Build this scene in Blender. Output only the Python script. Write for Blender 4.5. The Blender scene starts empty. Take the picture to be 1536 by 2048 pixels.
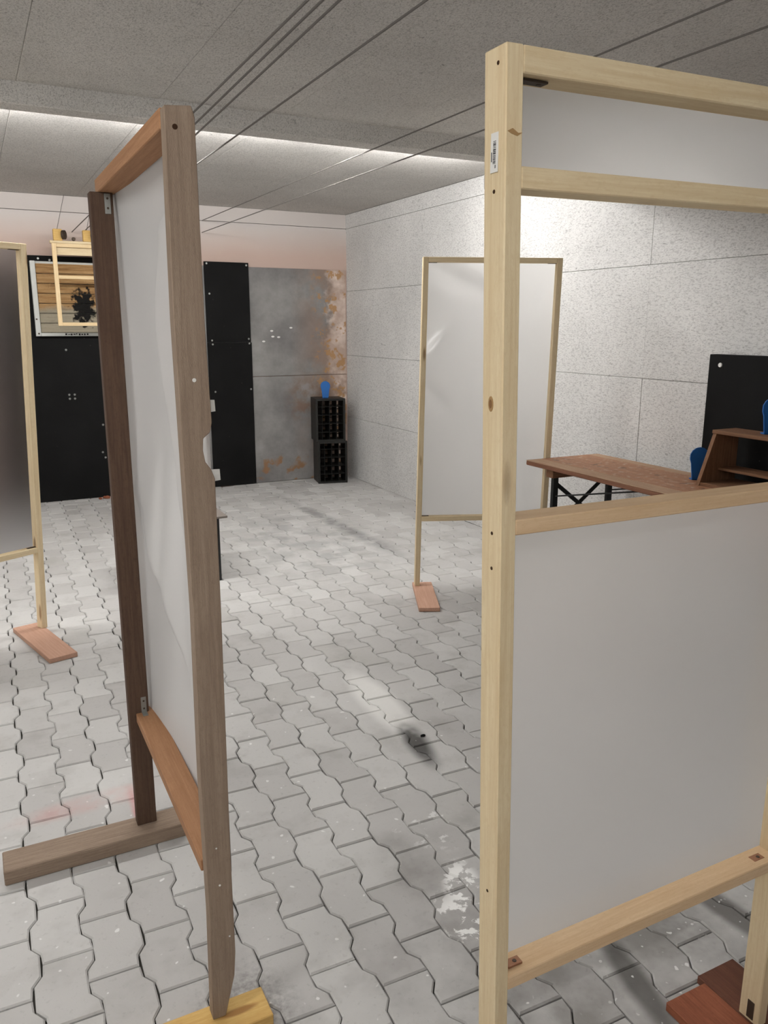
import bpy, bmesh, math, random
from mathutils import Vector, Matrix
random.seed(7)
scene = bpy.context.scene
COL = scene.collection

# ------------------------------------------------------------------ camera
FPX = 1600.0
YAW, PITCH, ROLL = math.radians(27.0), math.radians(13.1), math.radians(0.1)
CAM = Vector((0, 0, 1.55))
fw = Vector((math.sin(YAW)*math.cos(PITCH), math.cos(YAW)*math.cos(PITCH), -math.sin(PITCH)))
rt0 = Vector((math.cos(YAW), -math.sin(YAW), 0)); up0 = rt0.cross(fw)
rt = rt0*math.cos(ROLL)+up0*math.sin(ROLL); up = -rt0*math.sin(ROLL)+up0*math.cos(ROLL)
cd = bpy.data.cameras.new('camera'); cam = bpy.data.objects.new('camera', cd); COL.objects.link(cam)
cd.sensor_fit = 'HORIZONTAL'; cd.sensor_width = 36.0; cd.lens = 36.0*FPX/1536.0
cd.clip_start = 0.02
M = Matrix((rt, up, -fw)).transposed().to_4x4(); M.translation = CAM
cam.matrix_world = M
scene.camera = cam
def project(P):
    v = Vector(P)-CAM; d = v.dot(fw)
    return (768+FPX*v.dot(rt)/d, 1024-FPX*v.dot(up)/d, d)

# ------------------------------------------------------------------ world, exposure
w = bpy.data.worlds.new('world'); scene.world = w; w.use_nodes = True
w.node_tree.nodes['Background'].inputs[0].default_value = (0.5, 0.5, 0.5, 1)
w.node_tree.nodes['Background'].inputs[1].default_value = 0.02
scene.view_settings.view_transform = 'Standard'
scene.view_settings.look = 'None'
scene.view_settings.gamma = 1.0
scene.view_settings.use_curve_mapping = False
scene.view_settings.exposure = -0.1
TUBE_FAR, TUBE_NEAR = 235.0, 195.0      # emission strength of the fluorescent tubes

# ------------------------------------------------------------------ room measures (metres)
XR, XL, YB, YF, ZC = 3.47, -2.0, 7.66, -1.7, 2.62
BEAM_Y0, BEAM_Y1, BEAM_Z = 4.27, 4.40, 2.525

# ------------------------------------------------------------------ material helpers
def srgb(r, g=None, b=None):
    if g is None: r, g, b = ((r >> 16) & 255, (r >> 8) & 255, r & 255)
    f = lambda c: (c/255/12.92) if c/255 <= .04045 else ((c/255+.055)/1.055)**2.4
    return (f(r), f(g), f(b), 1)
class NT:
    def __init__(s, name, rough=.8, spec=.3):
        s.m = bpy.data.materials.new(name); s.m.use_nodes = True
        s.t = s.m.node_tree; s.b = s.t.nodes['Principled BSDF']
        s.b.inputs['Roughness'].default_value = rough
        s.b.inputs['Specular IOR Level'].default_value = spec
    def n(s, typ, **kw):
        o = s.t.nodes.new(typ)
        for k, v in kw.items():
            if k.startswith('i_'): o.inputs[k[2:].replace('_', ' ')].default_value = v
            else: setattr(o, k, v)
        return o
    def l(s, a, b): s.t.links.new(a, b)
    def coord(s, kind='Object'): return s.n('ShaderNodeTexCoord').outputs[kind]
    def pos(s): return s.n('ShaderNodeNewGeometry').outputs['Position']
    def mapped(s, vec, loc=(0,0,0), rot=(0,0,0), scale=(1,1,1), typ='POINT'):
        m = s.n('ShaderNodeMapping', vector_type=typ)
        m.inputs['Location'].default_value = loc; m.inputs['Rotation'].default_value = rot; m.inputs['Scale'].default_value = scale
        s.l(vec, m.inputs['Vector']); return m.outputs['Vector']
    def noise(s, vec, scale, detail=3, rough=.55, dist=0):
        o = s.n('ShaderNodeTexNoise'); o.inputs['Scale'].default_value = scale; o.inputs['Detail'].default_value = detail
        o.inputs['Roughness'].default_value = rough; o.inputs['Distortion'].default_value = dist
        s.l(vec, o.inputs['Vector']); return o.outputs['Fac']
    def rng(s, v, a, b, c=0, d=1, smooth=False):
        o = s.n('ShaderNodeMapRange')
        if smooth: o.interpolation_type = 'SMOOTHSTEP'
        for i, x in zip((1, 2, 3, 4), (a, b, c, d)): o.inputs[i].default_value = x
        s.l(v, o.inputs[0]); return o.outputs[0]
    def mth(s, op, a, b=None):
        o = s.n('ShaderNodeMath', operation=op)
        for i, x in enumerate((a, b)):
            if x is None: continue
            if isinstance(x, (int, float)): o.inputs[i].default_value = x
            else: s.l(x, o.inputs[i])
        return o.outputs[0]
    def mix(s, fac, a, b, mode='MIX'):
        o = s.n('ShaderNodeMix', data_type='RGBA', blend_type=mode)
        for i, x in ((0, fac), (6, a), (7, b)):
            if isinstance(x, (int, float)): o.inputs[i].default_value = x
            elif isinstance(x, tuple): o.inputs[i].default_value = x
            else: s.l(x, o.inputs[i])
        return o.outputs[2]
    def xyz(s, vec):
        o = s.n('ShaderNodeSeparateXYZ'); s.l(vec, o.inputs[0]); return o.outputs
    def ell(s, vec, c, r, rot=0, soft=.35):   # 1 inside an ellipse on the floor, 0 outside
        v = s.mapped(vec, loc=(c[0], c[1], 0), rot=(0, 0, rot), scale=(r[0], r[1], 1), typ='TEXTURE')
        z = s.n('ShaderNodeVectorMath', operation='MULTIPLY'); s.l(v, z.inputs[0]); z.inputs[1].default_value = (1, 1, 0)
        L = s.n('ShaderNodeVectorMath', operation='LENGTH'); s.l(z.outputs[0], L.inputs[0])
        return s.rng(L.outputs['Value'], 1-soft, 1+soft, 1, 0, True)
    def col(s, c):
        if isinstance(c, tuple): s.b.inputs['Base Color'].default_value = c
        else: s.l(c, s.b.inputs['Base Color'])
    def bump(s, h, strength=.3, dist=.003):
        o = s.n('ShaderNodeBump'); o.inputs['Strength'].default_value = strength; o.inputs['Distance'].default_value = dist
        s.l(h, o.inputs['Height']); s.l(o.outputs[0], s.b.inputs['Normal'])

def wood(name, light, dark, knot, rough=.7, fuzz=.3, vary=.12, knots=True):
    s = NT(name, rough, .25)
    oi = s.n('ShaderNodeObjectInfo'); 
    off = s.n('ShaderNodeVectorMath', operation='ADD'); s.l(s.coord(), off.inputs[0])
    sc = s.n('ShaderNodeVectorMath', operation='SCALE'); sc.inputs[0].default_value = (13, 7, 5); s.l(oi.outputs['Random'], sc.inputs['Scale'])
    s.l(sc.outputs[0], off.inputs[1]); v = off.outputs[0]
    g1 = s.noise(s.mapped(v, scale=(1.2, 30, 30)), 4, 4, .6, .6)
    g2 = s.noise(s.mapped(v, scale=(6, 160, 160)), 4, 2, .6)
    c = s.mix(s.rng(g1, .3, .8), light, dark)
    fz = s.noise(s.mapped(v, scale=(.45, 1, 1)), 150, 3, .7); c = s.mix(s.mth('MULTIPLY', s.rng(fz, .5, .72), .45), c, dark)
    c = s.mix(s.mth('MULTIPLY', s.rng(g2, .45, .75), .35), c, dark)
    if knots:
        vo = s.n('ShaderNodeTexVoronoi'); vo.inputs['Scale'].default_value = 1.0
        s.l(s.mapped(v, scale=(3.2, 14, 14)), vo.inputs['Vector'])
        k = s.rng(vo.outputs['Distance'], .10, .17, 1, 0)
        c = s.mix(s.mth('MULTIPLY', k, .75), c, knot)
    c = s.mix(s.mth('MULTIPLY', s.rng(s.noise(v, 9, 2), .4, .8), vary*2), c, dark)
    br = s.rng(oi.outputs['Random'], 0, 1, 1-vary, 1+vary)
    hs = s.n('ShaderNodeHueSaturation'); s.l(br, hs.inputs['Value']); s.l(c, hs.inputs['Color'])
    s.col(hs.outputs[0])
    s.bump(s.noise(s.mapped(v, scale=(60, 300, 300)), 3, 3, .7), fuzz, .002)
    return s.m
def plain(name, c, rough=.6, spec=.3, metal=0, var=0.0, scale=30):
    s = NT(name, rough, spec); s.b.inputs['Metallic'].default_value = metal
    if var:
        n = s.noise(s.coord(), scale, 3)
        d = tuple(x*(1-var) for x in c[:3])+(1,); e = tuple(min(1, x*(1+var)) for x in c[:3])+(1,)
        s.col(s.mix(n, d, e)); s.bump(n, .2)
    else: s.col(c)
    return s.m
def emit(name, c, st):
    m = bpy.data.materials.new(name); m.use_nodes = True; t = m.node_tree
    e = t.nodes.new('ShaderNodeEmission'); e.inputs[0].default_value = c; e.inputs[1].default_value = st
    t.links.new(e.outputs[0], t.nodes['Material Output'].inputs[0]); return m
def film_mat(name, tint, clear=.5, gloss=.09, diff=.5):
    m = bpy.data.materials.new(name); m.use_nodes = True; t = m.node_tree; N = t.nodes; L = t.links
    N.remove(N['Principled BSDF'])
    tr = N.new('ShaderNodeBsdfTranslucent'); tr.inputs[0].default_value = tint
    df = N.new('ShaderNodeBsdfDiffuse'); df.inputs[0].default_value = tint
    rf = N.new('ShaderNodeBsdfRefraction'); rf.inputs['Color'].default_value = tint; rf.inputs['Roughness'].default_value = .62; rf.inputs['IOR'].default_value = 1.28
    gl = N.new('ShaderNodeBsdfGlossy'); gl.inputs['Roughness'].default_value = .22
    a = N.new('ShaderNodeMixShader'); a.inputs[0].default_value = diff; L.new(tr.outputs[0], a.inputs[1]); L.new(df.outputs[0], a.inputs[2])
    b = N.new('ShaderNodeMixShader'); b.inputs[0].default_value = clear; L.new(a.outputs[0], b.inputs[1]); L.new(rf.outputs[0], b.inputs[2])
    c = N.new('ShaderNodeMixShader'); c.inputs[0].default_value = gloss; L.new(b.outputs[0], c.inputs[1]); L.new(gl.outputs[0], c.inputs[2])
    L.new(c.outputs[0], N['Material Output'].inputs[0]); return m

PINE = wood('pine_lath', srgb(230, 214, 180), srgb(210, 186, 146), srgb(120, 82, 48), vary=.06)
PINE2 = wood('pine_lath_lit', srgb(232, 204, 168), srgb(212, 178, 138), srgb(120, 82, 48), vary=.06)  # same pine, with the peach light on the lower rails painted in
FOOT = wood('foot_board_wood', srgb(198, 160, 140), srgb(178, 138, 116), srgb(120, 80, 60), vary=.08, knots=False)
FOOTD = wood('foot_board_wood_red', srgb(150, 92, 66), srgb(112, 62, 42), srgb(80, 45, 30), vary=.06, knots=False)
FOOT_SHADED = wood('foot_board_wood_shaded', srgb(104, 66, 50), srgb(78, 48, 36), srgb(60, 35, 25), vary=.05, knots=False)  # same wood as the red boards, shade on the base painted in
DARKW = wood('weathered_brown_wood', srgb(154, 136, 119), srgb(122, 104, 89), srgb(60, 42, 32), rough=.85, fuzz=.6, vary=.08, knots=False)
DARKW2 = wood('dark_brown_wood', srgb(94, 74, 60), srgb(68, 50, 40), srgb(60, 42, 32), rough=.85, fuzz=.6, vary=.06, knots=False)  # darker brown, for the far post only
RAILW = wood('stained_brown_rail', srgb(172, 130, 96), srgb(144, 102, 70), srgb(80, 50, 30), vary=.06, knots=False)
YELW = wood('yellow_shuttering_wood', srgb(214, 182, 116), srgb(192, 150, 84), srgb(130, 84, 40), vary=.06)
TABW = wood('worn_table_wood', srgb(138, 96, 74), srgb(108, 72, 54), srgb(90, 54, 36), vary=.06, knots=False)
BOXW = wood('dark_box_wood', srgb(134, 98, 72), srgb(96, 66, 46), srgb(60, 40, 28), vary=.06, knots=False)
PLANKW = wood('target_plank_wood', srgb(186, 142, 88), srgb(140, 92, 46), srgb(90, 56, 30), vary=.2, knots=False)
FILM = film_mat('milky_plastic_film', (.96, .955, .95, 1), .80)
FILM_CLR = film_mat('thin_milky_film', (.80, .805, .82, 1), .985, .04)
FILM_DRAPE = film_mat('loose_milky_film', (.89, .88, .872, 1), .22, .10, .8)
FILM_TOP = film_mat('shaded_milky_film', (.85, .845, .84, 1), .84)  # same film; dimness of the ceiling behind is put into its tint
FILM_SOFT = film_mat('matte_milky_film', (.97, .96, .955, 1), .70)
STEELG = plain('grey_bracket_steel', srgb(150, 152, 148), .4, .5, .7)
DARKM = plain('dark_bracket_steel', srgb(70, 58, 48), .6, .3, .3)
BRKT = plain('brown_bracket', srgb(150, 108, 82), .6, .3, .2)
HOLE = plain('dark_hole', srgb(60, 42, 30), .9, .1)
KNOT = plain('wood_knot', srgb(160, 128, 88), .8, .2)
KNOT2 = plain('wood_knot_heart', srgb(124, 92, 60), .8, .2)
WHITE = plain('white_spot', srgb(225, 224, 220), .6)
BLUE = plain('blue_painted_steel', srgb(28, 92, 160), .5, .3, 0, .06, 8)
BLACKP = plain('black_crate_plastic', srgb(24, 24, 22), .45, .35)
BLACKM = plain('black_steel', srgb(28, 30, 30), .5, .35)
GREYM = plain('grey_table_top', srgb(120, 112, 106), .7)
CORD = plain('dark_cord', srgb(112, 108, 104), .8)
HOUS = plain('white_lamp_housing', srgb(230, 230, 228), .4)

def rubber_mat(name):
    s = NT(name, .7, .12); p = s.pos()
    n = s.noise(p, 3, 4, .6); c = s.mix(s.rng(n, .4, .75), srgb(12, 12, 12), srgb(20, 20, 20))
    n2 = s.noise(p, 40, 2); c = s.mix(s.mth('MULTIPLY', s.rng(n2, .73, .78), .3), c, srgb(100, 98, 94))
    s.col(c); s.bump(n2, .1); return s.m
RUBBER = rubber_mat('black_rubber')

def woodwool(name, base, dark, axis):        # cement-bonded wood wool board: fibrous, speckled
    s = NT(name, .95, .1); p = s.pos()
    sc = (1, .35, 1) if axis == 'wall' else (1, .6, 1)
    v = s.mapped(p, scale=sc)
    f1 = s.noise(v, 165, 4, .75, .6); f2 = s.noise(v, 230, 2, .7, .5); big = s.noise(p, 1.4, 3)
    c = s.mix(s.mth('MULTIPLY', s.rng(f1, .36, .52, 1, 0), .8), base, dark)
    f3 = s.noise(v, 38, 3, .7, .8); c = s.mix(s.mth('MULTIPLY', s.rng(f3, .26, .36, 1, 0), .55), c, tuple(x*.45 for x in dark[:3])+(1,))
    c = s.mix(s.mth('MULTIPLY', s.rng(f2, .6, .75), .5), c, (.9, .9, .9, 1))
    hs = s.n('ShaderNodeHueSaturation'); s.l(s.rng(big, .3, .7, .9, 1.08), hs.inputs['Value']); s.l(c, hs.inputs['Color'])
    s.col(hs.outputs[0]); s.bump(f1, .8, .006); return s.m
WALLR = woodwool('woodwool_wall_board', srgb(226, 225, 223), srgb(168, 166, 165), 'wall')
CEILP = woodwool('woodwool_ceiling_board', srgb(216, 213, 208), srgb(150, 147, 143), 'ceil')
BACKING = plain('joint_backing', srgb(96, 92, 88), .9)

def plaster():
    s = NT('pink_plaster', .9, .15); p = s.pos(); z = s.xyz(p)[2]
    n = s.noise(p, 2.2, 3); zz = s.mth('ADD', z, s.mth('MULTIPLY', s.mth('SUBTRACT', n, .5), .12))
    c = s.mix(s.rng(zz, 2.20, 2.47), srgb(190, 168, 157), srgb(196, 189, 185))  # paler towards the top: lamp light painted into the plaster colour
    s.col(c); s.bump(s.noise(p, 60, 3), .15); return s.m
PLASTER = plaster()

def steel():
    s = NT('rusted_painted_steel', .6, .35); p = s.pos(); x, y, z = s.xyz(p)
    n = s.noise(p, 2.6, 5, .65); n2 = s.noise(p, 9, 4, .6)
    c = s.mix(s.rng(n, .35, .68), srgb(108, 106, 105), srgb(142, 140, 138))
    # pale strip of paint left along the wall edge
    edge = s.rng(s.mth('ADD', x, s.mth('MULTIPLY', s.mth('SUBTRACT', n2, .5), .35)), 3.22, 3.34, 0, 1, True)
    c = s.mix(edge, c, srgb(216, 200, 190))
    # soft brown staining towards the corner
    st = s.mth('MULTIPLY', s.rng(x, 2.85, 3.2), s.rng(s.noise(p, 3.5, 4, .6), .36, .56)); c = s.mix(s.mth('MULTIPLY', st, .6), c, srgb(138, 110, 90))
    pt = s.mth('MULTIPLY', s.mth('MULTIPLY', s.rng(x, 2.75, 2.95), s.rng(s.mth('ABSOLUTE', s.mth('SUBTRACT', z, .84)), .12, .26, 1, 0)), s.rng(n2, .4, .58)); c = s.mix(s.mth('MULTIPLY', pt, .7), c, srgb(116, 88, 66))
    # star-shaped rust blooms
    vo = s.n('ShaderNodeTexVoronoi'); vo.inputs['Scale'].default_value = 13
    wv = s.n('ShaderNodeVectorMath', operation='ADD'); s.l(p, wv.inputs[0])
    nz = s.n('ShaderNodeTexNoise'); nz.inputs['Scale'].default_value = 34; s.l(p, nz.inputs['Vector'])
    sc = s.n('ShaderNodeVectorMath', operation='SCALE'); sc.inputs['Scale'].default_value = .10; s.l(nz.outputs['Color'], sc.inputs[0]); s.l(sc.outputs[0], wv.inputs[1])
    s.l(wv.outputs[0], vo.inputs['Vector'])
    bl = s.mth('MULTIPLY', s.rng(vo.outputs['Distance'], .36, .50, 1, 0), s.mth('MULTIPLY', s.rng(x, 3.06, 3.18), s.rng(s.noise(p, 6, 2), .44, .5)))
    c = s.mix(s.mth('MULTIPLY', bl, .85), c, srgb(164, 124, 78))
    # rust blobs rising from the floor
    low = s.rng(s.mth('ADD', z, s.mth('MULTIPLY', n2, -.55)), -.12, -.02, 1, 0)
    lo2 = s.mth('MULTIPLY', low, s.rng(s.noise(p, 6, 3), .51, .57)); c = s.mix(s.mth('MULTIPLY', lo2, .85), c, srgb(134, 98, 62))
    s.col(c); s.l(s.rng(n2, .3, .7, .5, .75), s.b.inputs['Roughness']); s.bump(n2, .1); return s.m
STEEL = steel()

def paver_mat(name, island):
    s = NT(name, .85, .2); p = s.pos()
    r = s.n('ShaderNodeNewGeometry').outputs['Random Per Island'] if island else s.n('ShaderNodeObjectInfo').outputs['Random']
    n1 = s.noise(p, 5, 4, .6); n2 = s.noise(p, 60, 4, .65); n3 = s.noise(p, 1.1, 3)
    c = s.mix(s.rng(r, 0, 1), srgb(178, 176, 174), srgb(198, 197, 195))
    c = s.mix(s.mth('MULTIPLY', s.rng(r, .95, .98), .35), c, srgb(140, 136, 130))
    c = s.mix(s.mth('MULTIPLY', s.rng(n1, .52, .78), .45), c, srgb(138, 134, 129))
    c = s.mix(s.mth('MULTIPLY', s.rng(n2, .58, .75), .25), c, srgb(112, 108, 104))
    c = s.mix(s.mth('MULTIPLY', s.rng(n3, .5, .75), .35), c, srgb(222, 221, 219))
    def patch(c, m, amount, colour, nz=None, a=.4, b=.6):
        if nz is not None: m = s.mth('MULTIPLY', m, s.rng(nz, a, b))
        return s.mix(s.mth('MULTIPLY', m, amount), c, colour)
    # pale dust of gypsum on a few stones
    c = patch(c, s.ell(p, (1.395, 2.78), (.075, .30), -.06, .35), .7, srgb(236, 235, 232))
    # dark scorch and its tail
    c = patch(c, s.ell(p, (1.375, 2.42), (.042, .16), -.15, .6), .85, srgb(40, 38, 36), s.noise(p, 9, 2), .15, .45)
    c = patch(c, s.ell(p, (2.49, 5.75), (.06, .95), .04, .7), .55, srgb(88, 88, 88), s.noise(p, 7, 3), .3, .55)
    c = patch(c, s.ell(p, (2.1, 5.3), (.5, .9), 0, .7), .35, srgb(120, 122, 122), s.noise(p, 6, 3), .42, .6)
    c = patch(c, s.ell(p, (1.3, 1.25), (.55, .4), 0, .6), .5, srgb(98, 94, 90), n1, .3, .6)  # darker area by the near screen, with two narrow dark stripes in it
    c = patch(c, s.ell(p, (1.29, 1.18), (.035, .17), -.2, .5), .75, srgb(62, 60, 56))
    c = patch(c, s.ell(p, (1.69, 1.24), (.04, .22), .1, .4), .7, srgb(80, 76, 72))
    c = patch(c, s.ell(p, (1.0, 1.80), (.07, .12), 0, .7), .40, srgb(104, 100, 94), n1, .3, .55)
    c = patch(c, s.ell(p, (.42, 1.52), (.10, .12), 0, .6), .5, srgb(90, 88, 86), n2, .35, .6)
    # white paint spatter
    sp = s.noise(p, 17, 5, .62, .3)
    c = patch(c, s.ell(p, (1.10, 1.66), (.05, .10), -.3, .4), .95, srgb(240, 240, 238), sp, .50, .53)
    c = patch(c, s.ell(p, (1.04, 1.52), (.07, .12), .2, .4), .95, srgb(240, 240, 238), sp, .52, .55)
    c = patch(c, s.ell(p, (1.15, 1.95), (.10, .12), .2, .4), .7, srgb(232, 232, 230), sp, .58, .62)
    c = patch(c, s.ell(p, (1.6, 1.2), (.4, .25), 0, .4), .8, srgb(232, 232, 230), s.noise(p, 40, 1), .70, .73)
    c = patch(c, s.ell(p, (.8, 2.0), (1.0, 1.2), 0, .3), .7, srgb(236, 236, 234), s.noise(p, 34, 1), .73, .76)
    # faint red paint line
    c = patch(c, s.ell(p, (.22, 2.56), (.22, .05), .06, .5), .35, srgb(206, 140, 134), n1, .35, .6)
    c = patch(c, s.ell(p, (.345, 2.45), (.02, .12), 0, .5), .6, srgb(206, 120, 120), n1, .35, .6)
    s.col(c); s.bump(s.noise(p, 170, 4, .7), .25, .002); return s.m
PAVER, PAVER_F = paver_mat('concrete_paver', False), paver_mat('concrete_paver_field', True)
SAND = plain('dark_joint_sand', srgb(66, 64, 60), .95, .1, 0, .3, 60)

# ------------------------------------------------------------------ object helpers
def link(name, mesh, mat=None, parent=None, mw=None):
    o = bpy.data.objects.new(name, mesh); COL.objects.link(o)
    if mat is not None and not mesh.materials: mesh.materials.append(mat)
    mw = mw or Matrix()
    if parent is not None:
        o.parent = parent; o.matrix_basis = parent_world(parent).inverted() @ mw
    else: o.matrix_basis = mw
    return o
def parent_world(o):
    m = o.matrix_basis.copy()
    while o.parent: o = o.parent; m = o.matrix_basis @ m
    return m
def thing(name, label, cat, loc, group=None):
    o = bpy.data.objects.new(name, None); COL.objects.link(o); o.location = loc; o.empty_display_size = .1
    o.matrix_basis = Matrix.Translation(loc)
    return tag(o, label, cat, group)
def tag(o, label, cat, group=None):
    o['label'] = label; o['category'] = cat
    if group: o['group'] = group
    return o
def struct(o): o['kind'] = 'structure'; return o
def bm_mesh(bm, name):
    me = bpy.data.meshes.new(name); bm.normal_update(); bm.to_mesh(me); bm.free(); return me
def box_mesh(name, dx, dy, dz, bev=.0015, seg=1):
    bm = bmesh.new(); bmesh.ops.create_cube(bm, size=1)
    for v in bm.verts: v.co = Vector((v.co.x*dx, v.co.y*dy, v.co.z*dz))
    if bev: bmesh.ops.bevel(bm, geom=bm.edges[:], offset=bev, segments=seg, affect='EDGES', profile=.6)
    return bm_mesh(bm, name)
def box(name, x0, x1, y0, y1, z0, z1, mat, parent=None, bev=.0015, long='x', mw=None):
    d = (x1-x0, y1-y0, z1-z0); c = Matrix.Translation(((x0+x1)/2, (y0+y1)/2, (z0+z1)/2))
    if long == 'y': R = Matrix.Rotation(math.pi/2, 4, 'Z'); d = (d[1], d[0], d[2])
    elif long == 'z': R = Matrix.Rotation(-math.pi/2, 4, 'Y'); d = (d[2], d[1], d[0])
    else: R = Matrix()
    m = c @ R
    if mw is not None: m = mw @ m
    return link(name, box_mesh(name, *d, bev), mat, parent, m)
def lath(name, p0, p1, wy, wz, ydir, mat, parent=None, bev=.0018):
    """bar from p0 to p1; wy = size along ydir, wz = size along the third axis"""
    p0, p1 = Vector(p0), Vector(p1); x = (p1-p0); L = x.length; x.normalize()
    y = Vector(ydir); y = (y-x*y.dot(x)).normalized(); z = x.cross(y)
    m = Matrix((x, y, z)).transposed().to_4x4(); m.translation = (p0+p1)/2
    return link(name, box_mesh(name, L, wy, wz, bev), mat, parent, m)
def prism(name, pts, y0, y1, mat, parent=None, mw=None, bev=0, upright=False):
    """outline in x-z, extruded along y"""
    bm = bmesh.new(); a = [bm.verts.new((x, y0, z)) for x, z in pts]; f = bm.faces.new(a)
    e = bmesh.ops.extrude_face_region(bm, geom=[f])
    for v in e['geom']:
        if isinstance(v, bmesh.types.BMVert): v.co.y = y1
    bmesh.ops.recalc_face_normals(bm, faces=bm.faces[:])
    if bev: bmesh.ops.bevel(bm, geom=bm.edges[:], offset=bev, segments=1, affect='EDGES')
    if upright:                       # grain (local x) runs up the piece
        for v in bm.verts: v.co = Vector((v.co.z, v.co.y, -v.co.x))
        mw = (mw or Matrix()) @ Matrix.Rotation(-math.pi/2, 4, 'Y')
    return link(name, bm_mesh(bm, name), mat, parent, mw)
def disc(name, c, n, r, mat, parent, h=.0012, seg=12, sx=1, sy=1):
    bm = bmesh.new(); bmesh.ops.create_cone(bm, cap_ends=True, segments=seg, radius1=r, radius2=r*.85, depth=h)
    n = Vector(n).normalized(); q = n.to_track_quat('Z', 'Y').to_matrix().to_4x4(); q.translation = Vector(c)
    for v in bm.verts: v.co.x *= sx; v.co.y *= sy
    return link(name, bm_mesh(bm, name), mat, parent, q)
def tube(name, pts, r, mat, parent=None, seg=8):
    cu = bpy.data.curves.new(name, 'CURVE'); cu.dimensions = '3D'; cu.bevel_depth = r; cu.bevel_resolution = 2
    sp = cu.splines.new('POLY'); sp.points.add(len(pts)-1)
    for q, p in zip(sp.points, pts): q.co = (*p, 1)
    o = bpy.data.objects.new(name, cu); me = bpy.data.meshes.new_from_object(o)
    bpy.data.objects.remove(o); bpy.data.curves.remove(cu)
    for p in me.polygons: p.use_smooth = True
    me.materials.clear()
    return link(name, me, mat, parent)
def sheet(name, a, b, c, d, mat, parent, nx=24, ny=40, fn=None):
    """film stretched between corners a(bottom start) b(bottom end) c(top end) d(top start); fn(u,v) = bulge along its normal"""
    a, b, c, d = map(Vector, (a, b, c, d)); n = (b-a).cross(d-a).normalized(); vs = []; fs = []
    for j in range(ny+1):
        for i in range(nx+1):
            u, v = i/nx, j/ny
            p = (a*(1-u)+b*u)*(1-v)+(d*(1-u)+c*u)*v
            if fn: p = p+n*fn(u, v)
            vs.append(p)
    for j in range(ny):
        for i in range(nx):
            k = j*(nx+1)+i; fs.append((k, k+1, k+nx+2, k+nx+1))
    me = bpy.data.meshes.new(name); me.from_pydata([tuple(v) for v in vs], [], fs)
    for p in me.polygons: p.use_smooth = True
    return link(name, me, mat, parent)

# ================================================================== the room
floor = struct(box('floor', XL, XR, YF, YB, -.12, -.012, SAND, bev=0))
# --- wave-edged concrete pavers, half a stone offset row by row
PW, PL, AMP = .1229, .2138, .205
GAP, CH = .0032, .0042
prof = [(0, 0), (.18, .02), (.32, .185), (.68, .185), (.82, .02), (1, 0)]
def paver_outline(kind, inset):
    g = [(s, (v if kind == 0 else AMP-v)) for s, v in prof]
    hl = PL/2-(.0016+inset); off = .5*GAP+inset; right = []; left = []
    for s, v in g:
        y = max(-hl, min(hl, (s-.5)*PL)); x = (v-AMP/2)*PW
        right.append((x+PW/2-off, y)); left.append((x-PW/2+off, y))
    return right+left[::-1]
def paver_geom(kind):
    a = paver_outline(kind, 0); b = paver_outline(kind, CH); n = len(a)
    vs = [(x, y, -.05) for x, y in a]+[(x, y, -.0038) for x, y in a]+[(x, y, 0) for x, y in b]
    fs = [tuple(range(2*n, 3*n))]
    for i in range(n):
        j = (i+1) % n
        fs.append((i, j, n+j, n+i)); fs.append((n+i, n+j, 2*n+j, 2*n+i))
    return vs, fs
PG = [paver_geom(0), paver_geom(1)]
PM = []
for k in (0, 1):
    me = bpy.data.meshes.new('paver'); me.from_pydata(PG[k][0], [], PG[k][1]); me.materials.append(PAVER); PM.append(me)
GANG = -math.atan(.0200); ca, sa = math.cos(GANG), math.sin(GANG)
ORG = Vector((.743-AMP/2*PW+PW/2, 1.871-PL/2))      # a stone of kind 1 (its joints sit on the crest of the wave)
def in_poly(x, y, poly):
    c = False; j = len(poly)-1
    for i in range(len(poly)):
        if (poly[i][1] > y) != (poly[j][1] > y) and x < (poly[j][0]-poly[i][0])*(y-poly[i][1])/(poly[j][1]-poly[i][1])+poly[i][0]: c = not c
        j = i
    return c
hid = [[(1015, 1050), (1536, 1000), (1536, 1700), (1015, 1920)], [(170, 340), (385, 200), (465, 1900), (430, 2040), (300, 1640)]]
cells = []
for i in range(-26, 26):
    for j in range(-22, 34):
        kind = 1 if i % 2 == 0 else 0
        lx, ly = i*PW, (j+(0 if kind else .5))*PL
        x, y = ORG.x+lx*ca-ly*sa, ORG.y+lx*sa+ly*ca
        if not (XL-.08 < x < XR+.05 and YF-.1 < y < YB+.06): continue
        px, py, d = project((x, y, 0))
        vis = d > .3 and -30 < px < 1566 and 900 < py < 2110 and not any(in_poly(px, py, h) for h in hid)
        cells.append((0 if vis else 1, d, kind, x, y))
cells.sort()
fv, ff = [], []
for k, (nv, d, kind, x, y) in enumerate(cells):
    rz = GANG+random.uniform(-.006, .006); z = random.uniform(-.0012, .0012)
    m = Matrix.Translation((x+random.uniform(-.0006, .0006), y+random.uniform(-.0006, .0006), z)) @ Matrix.Rotation(rz, 4, 'Z') @ Matrix.Rotation(random.uniform(-.009, .009), 4, 'X') @ Matrix.Rotation(random.uniform(-.009, .009), 4, 'Y')
    inside = XL+.1 < x < XR-.1 and y < YB-.13
    if k < 300 and nv == 0 and inside:
        link('paver', PM[kind], None, floor, m)
    else:
        vs, fs = PG[kind]; o = len(fv)
        for v in vs:
            q = m @ Vector(v); fv.append((min(max(q.x, XL), XR), min(max(q.y, YF), YB), q.z))
        ff += [tuple(o+t for t in f) for f in fs]
me = bpy.data.meshes.new('paver_field'); me.from_pydata(fv, [], ff); me.materials.append(PAVER_F)
pf = link('paver_field', me, None, floor); pf['kind'] = 'stuff'

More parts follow.
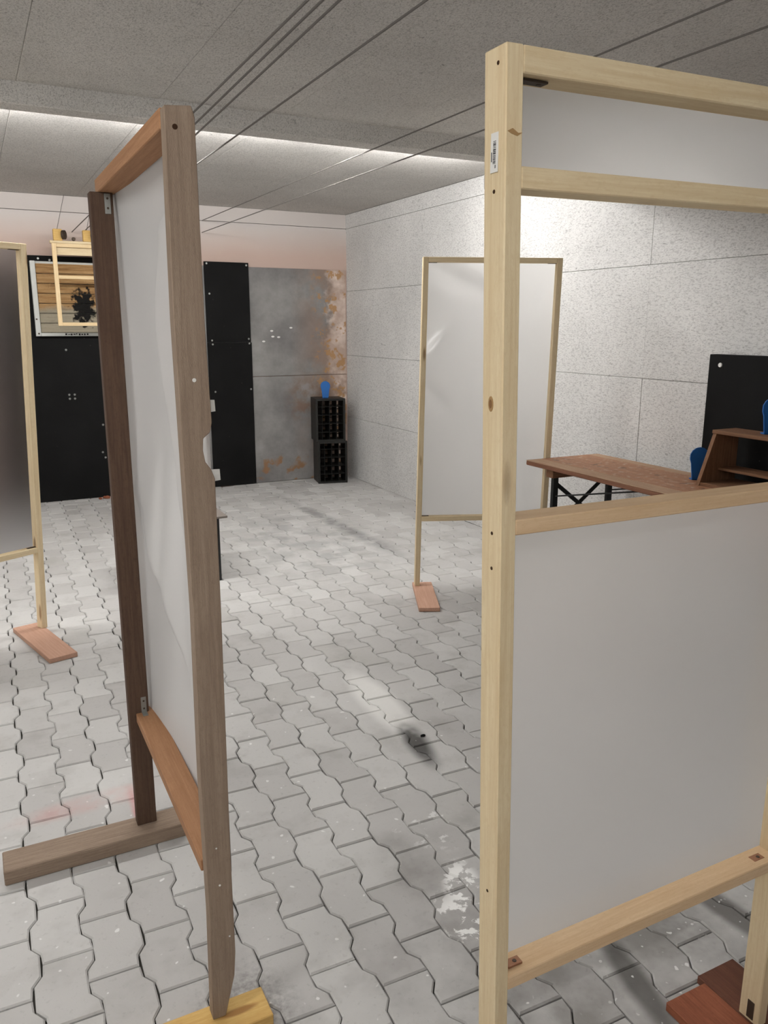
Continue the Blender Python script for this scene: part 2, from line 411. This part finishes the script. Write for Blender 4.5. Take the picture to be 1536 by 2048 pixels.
# --- walls of wood-wool boards
BZ = [0, .625, 1.255, 1.888, 2.488, ZC]
wall_r = struct(box('wall_right', XR+.02, XR+.2, YF, YB+.2, -.1, ZC+.1, BACKING, bev=0))
ys = [YF, -.70, 1.40, 3.51, 5.62, YB]
for zi in range(5):
    for yi in range(5):
        dx = random.uniform(-.0015, .0015)
        box('panel', XR+dx, XR+.021, ys[yi]+.0007, ys[yi+1]-.0007, BZ[zi]+.0011, BZ[zi+1]-.0011, WALLR, wall_r, bev=.0014)
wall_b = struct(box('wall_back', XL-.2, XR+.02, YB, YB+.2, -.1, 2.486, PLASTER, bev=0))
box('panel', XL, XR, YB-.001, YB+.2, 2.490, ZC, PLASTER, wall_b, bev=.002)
wall_l = struct(box('wall_left', XL-.2, XL, YF, YB, -.1, ZC+.1, WALLR, bev=0))
wall_f = struct(box('wall_front', XL-.2, XR+.2, YF-.2, YF, -.1, ZC+.1, WALLR, bev=0))
ceil = struct(box('ceiling', XL-.2, XR+.2, YF-.2, YB+.2, ZC+.016, ZC+.2, BACKING, bev=0))
xs = [XL]+[.312+.633*k for k in range(-3, 5)]+[XR]
for a, b in zip(xs[:-1], xs[1:]):
    for c, d in ((YF, .02), (.02, 2.13), (2.13, BEAM_Y0+.02), (BEAM_Y1-.02, 6.05), (6.05, YB)):
        dz = random.uniform(0, .0012)
        box('panel', a+.0006, b-.0006, c+.0006, d-.0006, ZC+dz, ZC+.017, CEILP, ceil, bev=.0016)
beam = struct(box('trim_1', XL, XR, BEAM_Y0, BEAM_Y1, BEAM_Z, ZC+.015, CEILP, bev=.004))

# ================================================================== fluorescent lamps on the ceiling
TF = emit('tube_light_far', (1, .985, .965, 1), TUBE_FAR); TN = emit('tube_light_near', (1, .985, .965, 1), TUBE_NEAR)
def lamp(x, y, label, tm, group):
    t = thing('ceiling_lamp', label, 'lamp', (x, y, ZC), group)
    box('housing', x-.62, x+.62, y-.035, y+.035, ZC-.028, ZC, HOUS, t, .004)
    tube('light_tube', [(x-.59, y, ZC-.043), (x+.59, y, ZC-.043)], .013, tm, t)
    for s in (-1, 1): box('tube_holder', x+s*.605-.012, x+s*.605+.012, y-.014, y+.014, ZC-.058, ZC-.026, HOUS, t, .002)
for x in (-1.35, -.05, 1.25, 2.55):
    lamp(x, 4.53, 'white fluorescent tube lamp fixed to the ceiling behind the beam', TF, 'tube lamps behind the ceiling beam')
lamp(-1.15, 1.0, 'white fluorescent tube lamp on the front ceiling, beside the left wall', TN, None)
lamp(-.35, -.6, 'white fluorescent tube lamp on the front ceiling, near the front wall', TN, None)

# ================================================================== near pine screen (right)
YN0, YN1 = .94, .99
nr = thing('pine_screen_frame', 'tall pine frame with milky film above and below an open window, sticker on post', 'screen', (1.05, .965, 0))
LPB, LPT = Vector((.7195, .965, .022)), Vector((.668, .965, 1.906))
lp = lambda z: LPB+(LPT-LPB)*((z-.022)/(1.906-.022))
lath('post', LPB, LPT, .05, .028, (0, 1, 0), PINE, nr)
lath('post', (1.432, .965, .022), (1.432, .965, 1.93), .05, .028, (0, 1, 0), PINE, nr)
def nrail(z0, z1, h):
    a = lp(z0); return lath('rail', (a.x+.014, .965, z0-h/2), (1.418, .965, z1-h/2), .05, h, (0, 1, 0), PINE2 if z0 < 1.5 else PINE, nr)
nrail(1.906, 1.917, .034); nrail(1.759, 1.768, .029); nrail(1.269, 1.265, .024); nrail(.451, .456, .026)
wav = lambda k, a: (lambda u, v: a*math.sin(3.1*u+k)*math.sin(math.pi*v)+a*.5*math.sin(7*u+4*v+k)*math.sin(math.pi*v)*math.sin(math.pi*u))
sheet('plastic_film', (lp(1.74).x-.012, YN1+.002, 1.735), (1.444, YN1+.002, 1.745), (1.444, YN1+.002, 1.91), (lp(1.9).x-.012, YN1+.002, 1.90), FILM_TOP, nr, fn=wav(.4, .002))
sheet('plastic_film', (lp(.43).x-.012, YN1+.002, .43), (1.444, YN1+.002, .435), (1.444, YN1+.002, 1.262), (lp(1.26).x-.012, YN1+.002, 1.266), FILM_SOFT, nr, fn=wav(1.0, .006))
box('bracket', .690, .735, .955, .972, 1.8685, 1.8715, DARKM, nr, .0005)
disc('screw', (.725, .964, 1.868), (0, 0, -1), .004, DARKM, nr)
for x in (.733, 1.362):
    b = box('bracket', x, x+.030, .955, .972, .4520, .4565, BRKT, nr, .0005)
    disc('screw', (x+.018, .963, .457), (0, 0, 1), .004, DARKM, b)
box('bracket', 1.4165, 1.4185, .953, .970, .03, .075, DARKM, nr, .0004)
def on_left(z): return lp(z).x-.0142
nx = Vector((-1, 0, -.027))
disc('wood_knot', (on_left(1.44), .968, 1.44), nx, .010, KNOT, nr, .0008, 14, .7, 1.2)
disc('wood_knot', (on_left(1.44)-.0003, .968, 1.44), nx, .006, KNOT2, nr, .0008, 12, .7, 1.2)
for z, y in ((1.885, .958), (1.728, .965), (1.247, .962), (1.192, .962), (.62, .965)):
    disc('screw_hole', (on_left(z), y, z), nx, .003, HOLE, nr, .0008, 10)
prism('chip', [(.660, 1.800), (.668, 1.804), (.677, 1.799), (.684, 1.800), (.676, 1.795), (.667, 1.797)], YN0-.0006, YN0+.002, KNOT, nr)
# price sticker with printed bars
st = box('price_sticker', on_left(1.777)-.0008, on_left(1.777)+.0002, .9555, .9725, 1.752, 1.802, WHITE, nr, 0)
st['label'] = 'small white price sticker with a printed bar code'
INK = plain('sticker_ink', srgb(70, 70, 74), .7)
zz = 1.763
while zz < 1.792:
    h = random.choice((.0007, .0012, .0018)); box('printed_bar', on_left(1.777)-.0012, on_left(1.777)-.0007, .9605, .9665, zz, zz+h, INK, st, 0); zz += h+random.choice((.0008, .0013))
for z0, z1, y0 in ((1.766, 1.778, .9690), (1.757, 1.761, .9600)):
    box('printed_bar', on_left(1.777)-.0012, on_left(1.777)-.0007, y0, y0+.0015, z0, z1, INK, st, 0)
box('base_board', 1.416, 1.538, .58, 1.107, 0.0005, .022, FOOT_SHADED, nr, .002, 'y')
box('base_board', .640, .745, .50, 1.03, 0.0005, .022, FOOTD, nr, .002, 'y')
tag(box('loose_board', 1.288, 1.4135, .56, 1.083, 0.0005, .024, FOOTD, None, .002, 'y'), 'reddish board lying on the pavers against the base of the tall pale pine screen', 'board')

# ================================================================== weathered brown screen (left of the aisle)
dk = thing('brown_screen_frame', 'weathered dark brown timber frame with loose milky film, standing end-on', 'screen', (.36, 1.9, 0))
YD = 1.50
o = [(.337, .032), (.3415, .30), (.3385, .62), (.3425, 1.0), (.3365, 1.56), (.340, 1.918), (.387, 1.922), (.3925, 1.905), (.393, 1.55), (.3975, 1.37),
     (.393, 1.352), (.3795, 1.341), (.3780, 1.318), (.3815, 1.296), (.392, 1.281), (.3985, 1.262), (.3985, 1.0), (.394, .45), (.3945, .19), (.390, .13), (.3660, .032)]
prism('post', o, YD, YD+.032, DARKW, dk, bev=.0012, upright=True)
box('post', .316, .374, 2.288, 2.325, .046, 1.885, DARKW2, dk, .002, 'z')
box('rail', .338, .392, 1.533, 2.335, 1.885, 1.921, RAILW, dk, .002, 'y')
box('rail', .336, .402, 1.533, 2.330, .392, .420, RAILW, dk, .002, 'y')
def drape(u, v):                       # slack film: two creases sweeping across it and a few loose folds
    if not (0 < u < 1 and 0 < v < 1): return 0
    def at(tab, v):
        for (v0, c0), (v1, c1) in zip(tab[:-1], tab[1:]):
            if v0 <= v <= v1: k = (v-v0)/(v1-v0); k = k*k*(3-2*k); return c0+(c1-c0)*k
        return tab[-1][1]
    st = lambda x: (lambda t: t*t*(3-2*t))(max(0, min(1, x)))
    hi = st((u-at([(0, .1), (.35, .30), (.55, .44), (.78, .56), (.90, .46), (.98, .0), (1, -.1)], v))/.22+.5)
    lo = st((u-at([(0, -.05), (.05, .10), (.2, .42), (.42, .95), (.6, 1.3), (1, 1.6)], v))/.12+.5)
    w_ = st((v-.30)/.35); env = math.sin(math.pi*v)**.6*math.sin(math.pi*u)**.5
    s = .070*(hi*w_+lo*(1-w_))*env
    s += (.014*math.exp(-((u-.50+.40*(.5-v))/.07)**2)+.011*math.exp(-((u-.74+.30*(.5-v))/.06)**2))*math.exp(-((v-.42)/.20)**2)
    return s+.006*math.sin(5*u+3*v)*env
sheet('plastic_film', (.4015, 1.525, .375), (.378, 2.327, .36), (.378, 2.327, 1.90), (.396, 1.525, 1.90), FILM_DRAPE, dk, 56, 90, drape)
for z, dx in ((1.398, .016), (1.262, .020)):
    sheet('film_tab', (.396, 1.534, z-.012), (.399+dx, 1.536, z-.010), (.398+dx, 1.536, z+.012), (.396, 1.534, z+.013), WHITE, dk, 3, 3)
for z in (1.86, .447):
    b = box('bracket', .352, .367, 2.2855, 2.2885, z-.028, z+.022, STEELG, dk, .0006)
    for q in (-.014, .010): disc('screw', (.3595, 2.285, z+q), (0, -1, 0), .003, DARKM, b)
box('bracket', .352, .367, 2.26, 2.288, .420, .4225, STEELG, dk, .0005)
for x, z, mt, r in ((.368, 1.451, WHITE, .004), (.357, 1.885, HOLE, .005), (.3635, .462, WHITE, .002), (.367, .370, WHITE, .0025), (.383, .235, WHITE, .002)):
    disc('nail_head', (x, YD-.0004, z), (0, -1, 0), r, mt, dk, .0012, 10)
box('base_board', -.062, .452, 2.238, 2.340, .0005, .047, DARKW, dk, .003)
yb = box('base_board', -.06, .463, 1.455, 1.545, .0005, .031, YELW, dk, .002); yb['label'] = 'yellow shuttering-board foot'

# ================================================================== far pine screens
def far_screen(label, pl, pr, zt, zb, fmat, lean, dirv, fn, tw=.03, base=None, side=1):
    """pl / pr = feet of the two posts (x, y); dirv = unit vector along the frame"""
    t = thing('pine_screen_frame', label, 'screen', ((pl[0]+pr[0])/2, (pl[1]+pr[1])/2, 0))
    d = Vector((dirv[0], dirv[1], 0)); n = Vector((-d.y, d.x, 0))*side        # n points away from the camera
    A, B = Vector((*pl, .025)), Vector((*pr, .025)); Lp = d*lean; zspan = zt-.025
    at = lambda P, z: P+(Lp+Vector((0, 0, zspan)))*((z-.025)/zspan)
    for P in (A, B): lath('post', P, at(P, zt), .045, tw, n, PINE, t)
    h = .028
    for z in (zt-h/2, zb-h/2):
        lath('rail', at(A, z)+d*tw/2, at(B, z)-d*tw/2, .045, h, n, PINE, t)
    k = n*.024
    sheet('plastic_film', at(A, zb-.02)+k, at(B, zb-.02)+k, at(B, zt-.004)+k, at(A, zt-.004)+k, fmat, t, 30, 40, fn)
    for P, s in ((A, 1), (B, -1)):
        q = at(P, zt-h)+d*s*(tw/2+.025); lath('bracket', q-d*.024-Vector((0, 0, .0012)), q+d*.024-Vector((0, 0, .0012)), .016, .002, n, DARKM, t, .0003)
        q = at(P, zb)+d*s*(tw/2+.022); lath('bracket', q-d*.022+Vector((0, 0, .0012)), q+d*.022+Vector((0, 0, .0012)), .016, .002, n, DARKM, t, .0003)
    for c, ang, l, wd in base:
        m = Matrix.Translation((c[0], c[1], .013)) @ Matrix.Rotation(ang, 4, 'Z')
        link('base_board', box_mesh('base_board', l, wd, .024, .002), FOOT, t, m)
    return t
th = math.radians(22); dr = (math.cos(th), -math.sin(th)); L = .755
pL = (2.272, 4.02); pR = (pL[0]+dr[0]*L, pL[1]+dr[1]*L)
def crinkle(u, v):
    s = .004*math.sin(math.pi*u)*math.sin(math.pi*v)
    s += .020*math.exp(-((v-.93)/.06)**2)*math.sin(40*v+10*u)*math.exp(-((u-.3)/.25)**2)
    s += .018*math.exp(-((u-.1)/.12)**2)*(math.exp(-((v-.62-.5*u)/.03)**2)+math.exp(-((v-.52+.4*u)/.03)**2))
    s += .016*math.exp(-(((u-.82)*.8-(v-.82))/.03)**2)*math.exp(-((v-.84)/.07)**2)
    return s
nb = Vector((-.41, -.91)); 
far_screen('pale pine frame with one full-height milky film pane in front of the wood-wool wall', pL, pR, 1.92, .452, FILM, .028, dr, crinkle,
           base=[((2.232+.0, 3.845), math.atan2(nb.y, nb.x), .46, .118), ((pR[0]+.09, 3.92), math.atan2(nb.y, nb.x), .40, .118)])
dl = Vector((.88, .47)).normalized(); pr2 = (.196, 4.285); pl2 = (pr2[0]-dl.x*.74, pr2[1]-dl.y*.74)
bd = Vector((.13, -.5)).normalized(); ba = math.atan2(bd.y, bd.x)
far_screen('pale pine frame with smoky see-through film in front of the black rubber matting', pl2, pr2, 1.925, .455, FILM_CLR, .085, (dl.x, dl.y),
           lambda u, v: .006*math.sin(math.pi*u)*math.sin(math.pi*v), base=[((.188, 4.10), ba, .53, .132), ((pl2[0], pl2[1]-.18), ba, .53, .132)])

# ================================================================== back wall: matting and steel plates
def plate(name, label, cat, x0, x1, z0, z1, y0, y1, mat, group=None):
    return tag(box(name, x0, x1, y0, y1, z0, z1, mat, None, .002), label, cat, group)
for z0, z1, lab in ((1.066, 2.092, 'upper grey steel backstop plate with rust blooms along the corner'), (.004, 1.060, 'lower grey steel backstop plate with brown rust creeping up from the floor')):
    t = thing('steel_plate', lab, 'plate', (2.4, YB, z0))
    box('plate', 1.32, 3.455, YB-.014, YB-.002, z0, z1, STEEL, t, .0015)
    if z0 > 1:
        for x, z in ((2.66, 1.50), (2.67, 1.445), (2.73, 1.44), (2.86, 1.53), (2.575, 1.40)): disc('impact_mark', (x, YB-.0148, z), (0, -1, 0), .012, WHITE, t, .0012, 9, 1.4, .7)
def rub(label, x0, x1, z0, z1, bolts, y=YB-.030):
    t = thing('rubber_mat', label, 'mat', ((x0+x1)/2, y, z0))
    box('mat', x0, x1, y, y+.012, z0, z1, RUBBER, t, .002)
    for x, z in bolts:
        disc('bolt', (x, y-.002, z), (0, -1, 0), .010, STEELG, t, .005, 8)
rub('upper narrow black rubber strip bolted over the grey steel plates', 2.015, 2.442, 1.396, 2.128, [(2.04, 2.11), (2.42, 2.105), (2.055, 1.84), (2.06, 1.412), (2.42, 1.425)])
rub('lower narrow black rubber strip bolted over the grey steel plates', 2.015, 2.448, .006, 1.392, [(2.065, 1.376), (2.424, 1.382), (2.07, .93), (2.425, .945)])
rub('wide black rubber mat behind the target tray, reaching down to the pavers', -.45, 1.315, .004, 2.125,
    [(.60, 2.10), (.69, 2.09), (.76, 1.34), (1.2, 2.1), (0, 2.1), (.755, .95), (.80, .95), (.757, .915), (.80, .915), (1.0, .42), (1.02, .37), (1.02, .67)])
for k in range(14):   # crumbs of reddish rubble at the foot of the mat
    x, y, r = random.uniform(.93, 1.25), YB-.05-random.uniform(0, .10), random.uniform(.012, .03)
    bm = bmesh.new(); bmesh.ops.create_icosphere(bm, subdivisions=1, radius=r)
    for v in bm.verts: v.co *= random.uniform(.7, 1.15); v.co.z = max(v.co.z*.7, -r*.4)
    tag(link('rubble_chunk', bm_mesh(bm, 'rubble_chunk'), FOOTD, None, Matrix.Translation((x, y, r*.4))), 'small reddish chunk of rubble at the foot of the black matting', 'rubble', 'rubble below the rubber mat')

# target box: pale tray with planks, shot-up in the middle
tb = thing('target_box', 'shot-up pale target tray filled with horizontal wooden planks', 'target', (.98, 7.6, 1.46))
TX0, TX1, TZ0, TZ1 = .528, 1.45, 1.458, 2.078
TRAY = plain('pale_tray_paint', srgb(196, 198, 194), .6, .3, 0, .08, 14)
box('back_panel', TX0, TX1, YB-.036, YB-.031, TZ0, TZ1, TRAY, tb, .001)
box('side_rim', TX0, TX0+.040, YB-.085, YB-.036, TZ0, TZ1, TRAY, tb, .003); box('side_rim', TX1-.028, TX1, YB-.085, YB-.036, TZ0, TZ1, TRAY, tb, .003)
box('side_rim', TX0+.040, TX1-.028, YB-.085, YB-.036, TZ0, TZ0+.028, TRAY, tb, .003)
def plank_mat():
    s = NT('shot_planks', .85, .15); p = s.pos(); x, y, z = s.xyz(p)
    g = s.noise(s.mapped(p, scale=(1.5, 30, 30)), 3, 4, .6); c = s.mix(s.rng(g, .35, .7), srgb(172, 140, 98), srgb(120, 86, 52))
    low = s.rng(s.mth('ADD', z, s.mth('MULTIPLY', s.noise(p, 9, 3), .1)), 1.72, 1.76, 1, 0); c = s.mix(low, c, s.mix(g, srgb(168, 160, 142), srgb(120, 112, 94)))
    dx = s.mth('DIVIDE', s.mth('SUBTRACT', x, .93), .10); dz = s.mth('DIVIDE', s.mth('SUBTRACT', z, 1.70), .17)
    d = s.mth('SQRT', s.mth('ADD', s.mth('MULTIPLY', dx, dx), s.mth('MULTIPLY', dz, dz)))
    d = s.mth('ADD', d, s.mth('MULTIPLY', s.mth('SUBTRACT', s.noise(p, 22, 4), .5), 2.2))
    c = s.mix(s.rng(d, .75, 1.0, 1, 0), c, srgb(20, 19, 18)); s.col(c); s.bump(s.noise(p, 40, 3), .6, .01); return s.m
PLK = plank_mat(); z = TZ0+.03
for k in range(7):
    h = .082; dpt = random.uniform(0, .006)
    box('plank', TX0+.042, TX1-.030, YB-.066-dpt, YB-.037, z, z+h-.004, PLK, tb, .004); z += h
for x, zz in ((.542, 1.60), (.55, 1.48)): disc('rivet', (x, YB-.0855, zz), (0, -1, 0), .008, DARKM, tb, .003)
INK2 = plain('black_marks', srgb(34, 33, 32), .8)
for k in range(9):
    x = .76+k*.022; box('scorch_mark', x, x+random.uniform(.008, .02), YB-.0858, YB-.0848, TZ0+.006+random.uniform(0, .008), TZ0+.016+random.uniform(0, .009), INK2, tb, 0)

# hanging target carrier with pulleys
hf = thing('target_carrier', 'pale wooden target carrier frame hanging from cord pulleys before the target tray', 'target carrier', (.93, 7.35, 1.53))
HX0, HX1 = .690, 1.20; Y = 7.35
CARR = wood('carrier_pine', srgb(236, 214, 174), srgb(214, 184, 138), srgb(150, 110, 70), vary=.04, knots=False)
for x in (HX0, HX1-.034): box('stile', x, x+.034, Y-.012, Y+.012, 1.545, 2.205, CARR, hf, .002, 'z')
for z0, z1 in ((2.175, 2.205), (1.925, 1.952), (1.545, 1.573)): box('rail', HX0+.034, HX1-.034, Y-.010, Y+.010, z0, z1, CARR, hf, .002)
box('header_board', HX0-.01, HX1+.01, Y-.006, Y+.055, 2.206, 2.226, PINE, hf, .002)
box('shade_board', HX0+.02, HX1-.02, Y+.02, Y+.03, 2.115, 2.205, PINE, hf, .002)
for x in (.745, .975):
    pb = box('pulley_block', x-.035, x+.035, Y+.0, Y+.05, 2.227, 2.318, YELW, hf, .004)
    bm = bmesh.new(); bmesh.ops.create_cone(bm, cap_ends=True, segments=20, radius1=.036, radius2=.036, depth=.022)
    link('pulley_wheel', bm_mesh(bm, 'pulley_wheel'), DARKM, pb, Matrix.Translation((x+.045, Y-.012, 2.272)) @ Matrix.Rotation(math.pi/2, 4, 'Y') @ Matrix.Rotation(.5, 4, 'X'))
disc('hook', (.865, Y-.008, 2.243), (0, -1, 0), .016, DARKM, hf, .02)
for x in (.745, .975): tube('hanger_cord', [(x, Y+.025, 2.318), (x+.10, Y+.25, ZC)], .0025, CORD, hf)

# ------------------------------------------------------------------ cords under the ceiling
def cord(a, b, label):
    a, b = Vector(a), Vector(b); d = (b-a)/(b.y-a.y)
    p0 = a+d*(YF+.001-a.y); p1 = a+d*(YB-.001-a.y)
    pts = [p0+(p1-p0)*(k/12) for k in range(13)]
    tag(tube('target_rope', pts, .0036, CORD), label, 'rope', 'ropes stretched under the ceiling')
for (x0, y0), (x1, y1), z, lab in (((1.327, 2.331), (1.342, 5.091), 2.360, 'single dark rope between the close-set three and the widely spaced pair'),
        ((1.097, 2.449), (1.144, 4.312), 2.360, 'outer rope of the close-set three, on the side of the single rope'),
        ((1.051, 2.473), (1.085, 4.081), 2.345, 'middle rope of the three stretched close together under the ceiling'),
        ((1.011, 2.494), (1.026, 3.85), 2.330, 'outer rope of the close-set three, on the side away from the single rope')):
    K = (z-1.55)/(2.5-1.55); cord((x0*K, y0*K, z), (x1*K, y1*K, z), lab)
cord((2.105, 1.890, 2.487), (2.026, 7.655, 2.487), 'upper rope of the spaced pair ending high on the pink back wall')
cord((2.168, 1.799, 2.400), (2.021, 7.655, 2.383), 'lower rope of the spaced pair ending high on the pink back wall')

# ================================================================== bottle crates with blue target
def crate(label, x, y, z, rz):
    t = thing('bottle_crate', label, 'crate', (x, y, z), 'stacked bottle crates')
    m0 = Matrix.Translation((x, y, z)) @ Matrix.Rotation(rz, 4, 'Z')
    W, D, H, T = .292, .265, .424, .008
    b = lambda n, a, c, d, e, f, g, p=t: box(n, a, c, d, e, f, g, BLACKP, p, .001, mw=m0)
    b('side_wall', 0, T, 0, D, 0, H); b('side_wall', W-T, W, 0, D, 0, H)
    b('end_wall', T, W-T, 0, D, 0, T); b('end_wall', T, W-T, 0, D, H-T, H)
    # rim round the opening
    b('rim', -.004, .018, -.006, .012, -.0, H); b('rim', W-.018, W+.004, -.006, .012, 0, H)
    b('rim', .018, W-.018, -.006, .012, 0, .020); b('rim', .018, W-.018, -.006, .012, H-.020, H)
    for k in range(1, 4): b('divider', W*k/4-.002, W*k/4+.002, .05, D-.004, T, H-T)
    for k in range(1, 5): b('divider', T, W-T, .05, D-.004, H*k/5-.002, H*k/5+.002)
    for i in range(4):                                       # open bottom: ring of bars behind each bottle cell
        for j in range(5):
            cx, cz = W*(i+.5)/4, H*(j+.5)/5
            b('floor_bar', cx-.004, cx+.004, D-.006, D, cz-H/10, cz+H/10); b('floor_bar', cx-W/8, cx+W/8, D-.006, D, cz-.004, cz+.004)
    return t
crate('black plastic bottle crate on its end, bottom one of the stack in the corner', 3.006, 7.345, 0, -.20)
crate('black plastic bottle crate on its end, top one of the stack under a blue target', 2.990, 7.350, .4245, -.19)
def blue_target(x, y, z, label, rz=-.4, h=.166, w_=.048):
    pts = [(-.030, 0), (.030, 0), (.033, .03), (.040, .085), (.047, .105)]
    for k in range(9):
        a = math.radians(-10+200*k/8); pts.append((w_*math.cos(a), h-w_+w_*math.sin(a)))
    pts += [(-.047, .105), (-.040, .085), (-.033, .03)]
    t = thing('knockdown_target', label, 'target', (x, y, z), 'blue knock-down targets')
    m = Matrix.Translation((x, y, z)) @ Matrix.Rotation(rz, 4, 'Z')
    prism('target_plate', pts, -.004, .004, BLUE, t, m, bev=.001)
    box('foot', -.030, .030, -.004, .035, 0, .006, BLUE, t, .001, mw=m)
blue_target(3.128, 7.43, .8487, 'blue round-headed steel target standing on the black crates')

# ================================================================== folding table by the right wall
ft = thing('folding_table', 'long folding table with worn red-brown top and black steel legs along the wood-wool wall', 'table', (3.05, 2.6, 0))
TZ = .80
box('table_top', 2.795, 3.325, 1.50, 3.685, TZ-.028, TZ-.004, TABW, ft, .004, 'y')
def tabtop():
    s = NT('worn_top_planks', .55, .35); v = s.coord(); p = s.pos(); x, y, z = s.xyz(p)
    g = s.noise(s.mapped(v, scale=(1.2, 26, 26)), 4, 4, .6); c = s.mix(s.rng(g, .35, .7), srgb(178, 128, 94), srgb(142, 98, 70))
    d1 = s.noise(p, 14, 3); c = s.mix(s.mth('MULTIPLY', s.rng(d1, .62, .68), .7), c, srgb(84, 56, 42))
    c = s.mix(s.mth('MULTIPLY', s.rng(s.noise(p, 30, 3), .55, .68), .5), c, srgb(206, 192, 172))
    s.col(c); return s.m
TT = tabtop(); EDG = wood('worn_grey_edge', srgb(190, 164, 136), srgb(150, 112, 88), srgb(90, 60, 44), vary=.05, knots=False)
for x0, x1, mt in ((2.795, 2.900, EDG), (2.902, 3.25, TT), (3.252, 3.325, EDG)):
    box('top_plank', x0, x1, 1.50, 3.685, TZ-.004, TZ, mt, ft, .0015, 'y')
for yy in (3.50, 1.72):
    for s in (-1, 1):
        x = 3.06+s*.20
        box('leg', x-.018, x+.018, yy-.012, yy+.012, 0, TZ-.075, BLACKM, ft, .002, 'z')
        lath('brace', (x, yy-.02, .62), (x, yy-.02-(.62 if yy > 3 else -.62), TZ-.04), .022, .008, (1, 0, 0), BLACKM, ft)
    box('cross_batten', 2.82, 3.30, yy-.03, yy+.03, TZ-.075, TZ-.029, BOXW, ft, .002)
    lath('brace', (2.86, yy+.016, .70), (3.26, yy+.016, .40), .008, .024, (0, 1, 0), BLACKM, ft)
    lath('brace', (3.26, yy+.026, .70), (2.86, yy+.026, .40), .008, .024, (0, 1, 0), BLACKM, ft)

# open wooden box on the table: open to the room and at the back, its side panels cut at a slant
wb = thing('wooden_box', 'dark open wooden box with slanting front, standing on the folding table', 'box', (3.2, 2.45, TZ))
BZT, Y0, Y1 = 1.064, 2.16, 2.712
for y in (Y0, Y1-.02):
    prism('side_panel', [(3.078, TZ), (3.325, TZ), (3.325, BZT-.018), (3.168, BZT-.018)], y, y+.02, BOXW, wb, upright=True)
box('top_panel', 3.164, 3.328, Y0-.004, Y1+.004, BZT-.018, BZT, BOXW, wb, .002, 'y')
box('bottom_panel', 3.085, 3.322, Y0+.021, Y1-.021, TZ, TZ+.016, BOXW, wb, .001, 'y')
box('inner_shelf', 3.20, 3.322, Y0+.021, Y1-.021, .868, .880, BOXW, wb, .001, 'y')
blue_target(3.190, 2.800, TZ, 'blue round-headed steel target standing on the folding table behind the wooden box', -.45)
blue_target(3.262, 2.472, BZT, 'blue round-headed steel target standing on top of the wooden box', -.45, .17)

# black board standing against the wall behind the table
bb = thing('black_board', 'thick black rubber board standing upright between folding table and wall', 'board', (3.41, 2.55, 0))
mb = Matrix.Translation((3.372, 2.955, 0)) @ Matrix.Rotation(math.radians(-88.5), 4, 'Z')
box('board', 0, .95, .0, .055, 0.0, 1.412, RUBBER, bb, .003, mw=mb)
link('washer', disc('washer', (0, 0, 0), (0, -1, 0), .012, WHITE, None, .004).data, None, bb, mb @ Matrix.Translation((.07, -.002, 1.36)) @ Matrix.Rotation(math.pi/2, 4, 'X'))
bpy.data.objects.remove(bpy.data.objects['washer'] if bpy.data.objects['washer'].parent is None else bpy.data.objects['washer.001'])

# low table hidden mostly behind the brown screen
lt = thing('low_table', 'low black-legged table with grey top behind the weathered brown screen', 'table', (1.03, 4.8, 0))
box('table_top', .76, 1.315, 4.70, 5.18, .398, .412, GREYM, lt, .002)
for x in (.79, 1.252):
    for y in (4.724, 5.15): box('leg', x-.013, x+.013, y-.013, y+.013, 0, .398, BLACKM, lt, .002, 'z')

bm = bmesh.new(); bmesh.ops.create_icosphere(bm, subdivisions=2, radius=.008)
for v in bm.verts: v.co = Vector((v.co.x*1.5, v.co.y*.8, max(v.co.z*.6, -.003)))*random.uniform(.85, 1.1)
tag(link('rubber_fragment', bm_mesh(bm, 'rubber_fragment'), RUBBER, None, Matrix.Translation((1.418, 2.447, .0035))), 'tiny black rubber fragment lying by the dark scorch on the pavers', 'debris')
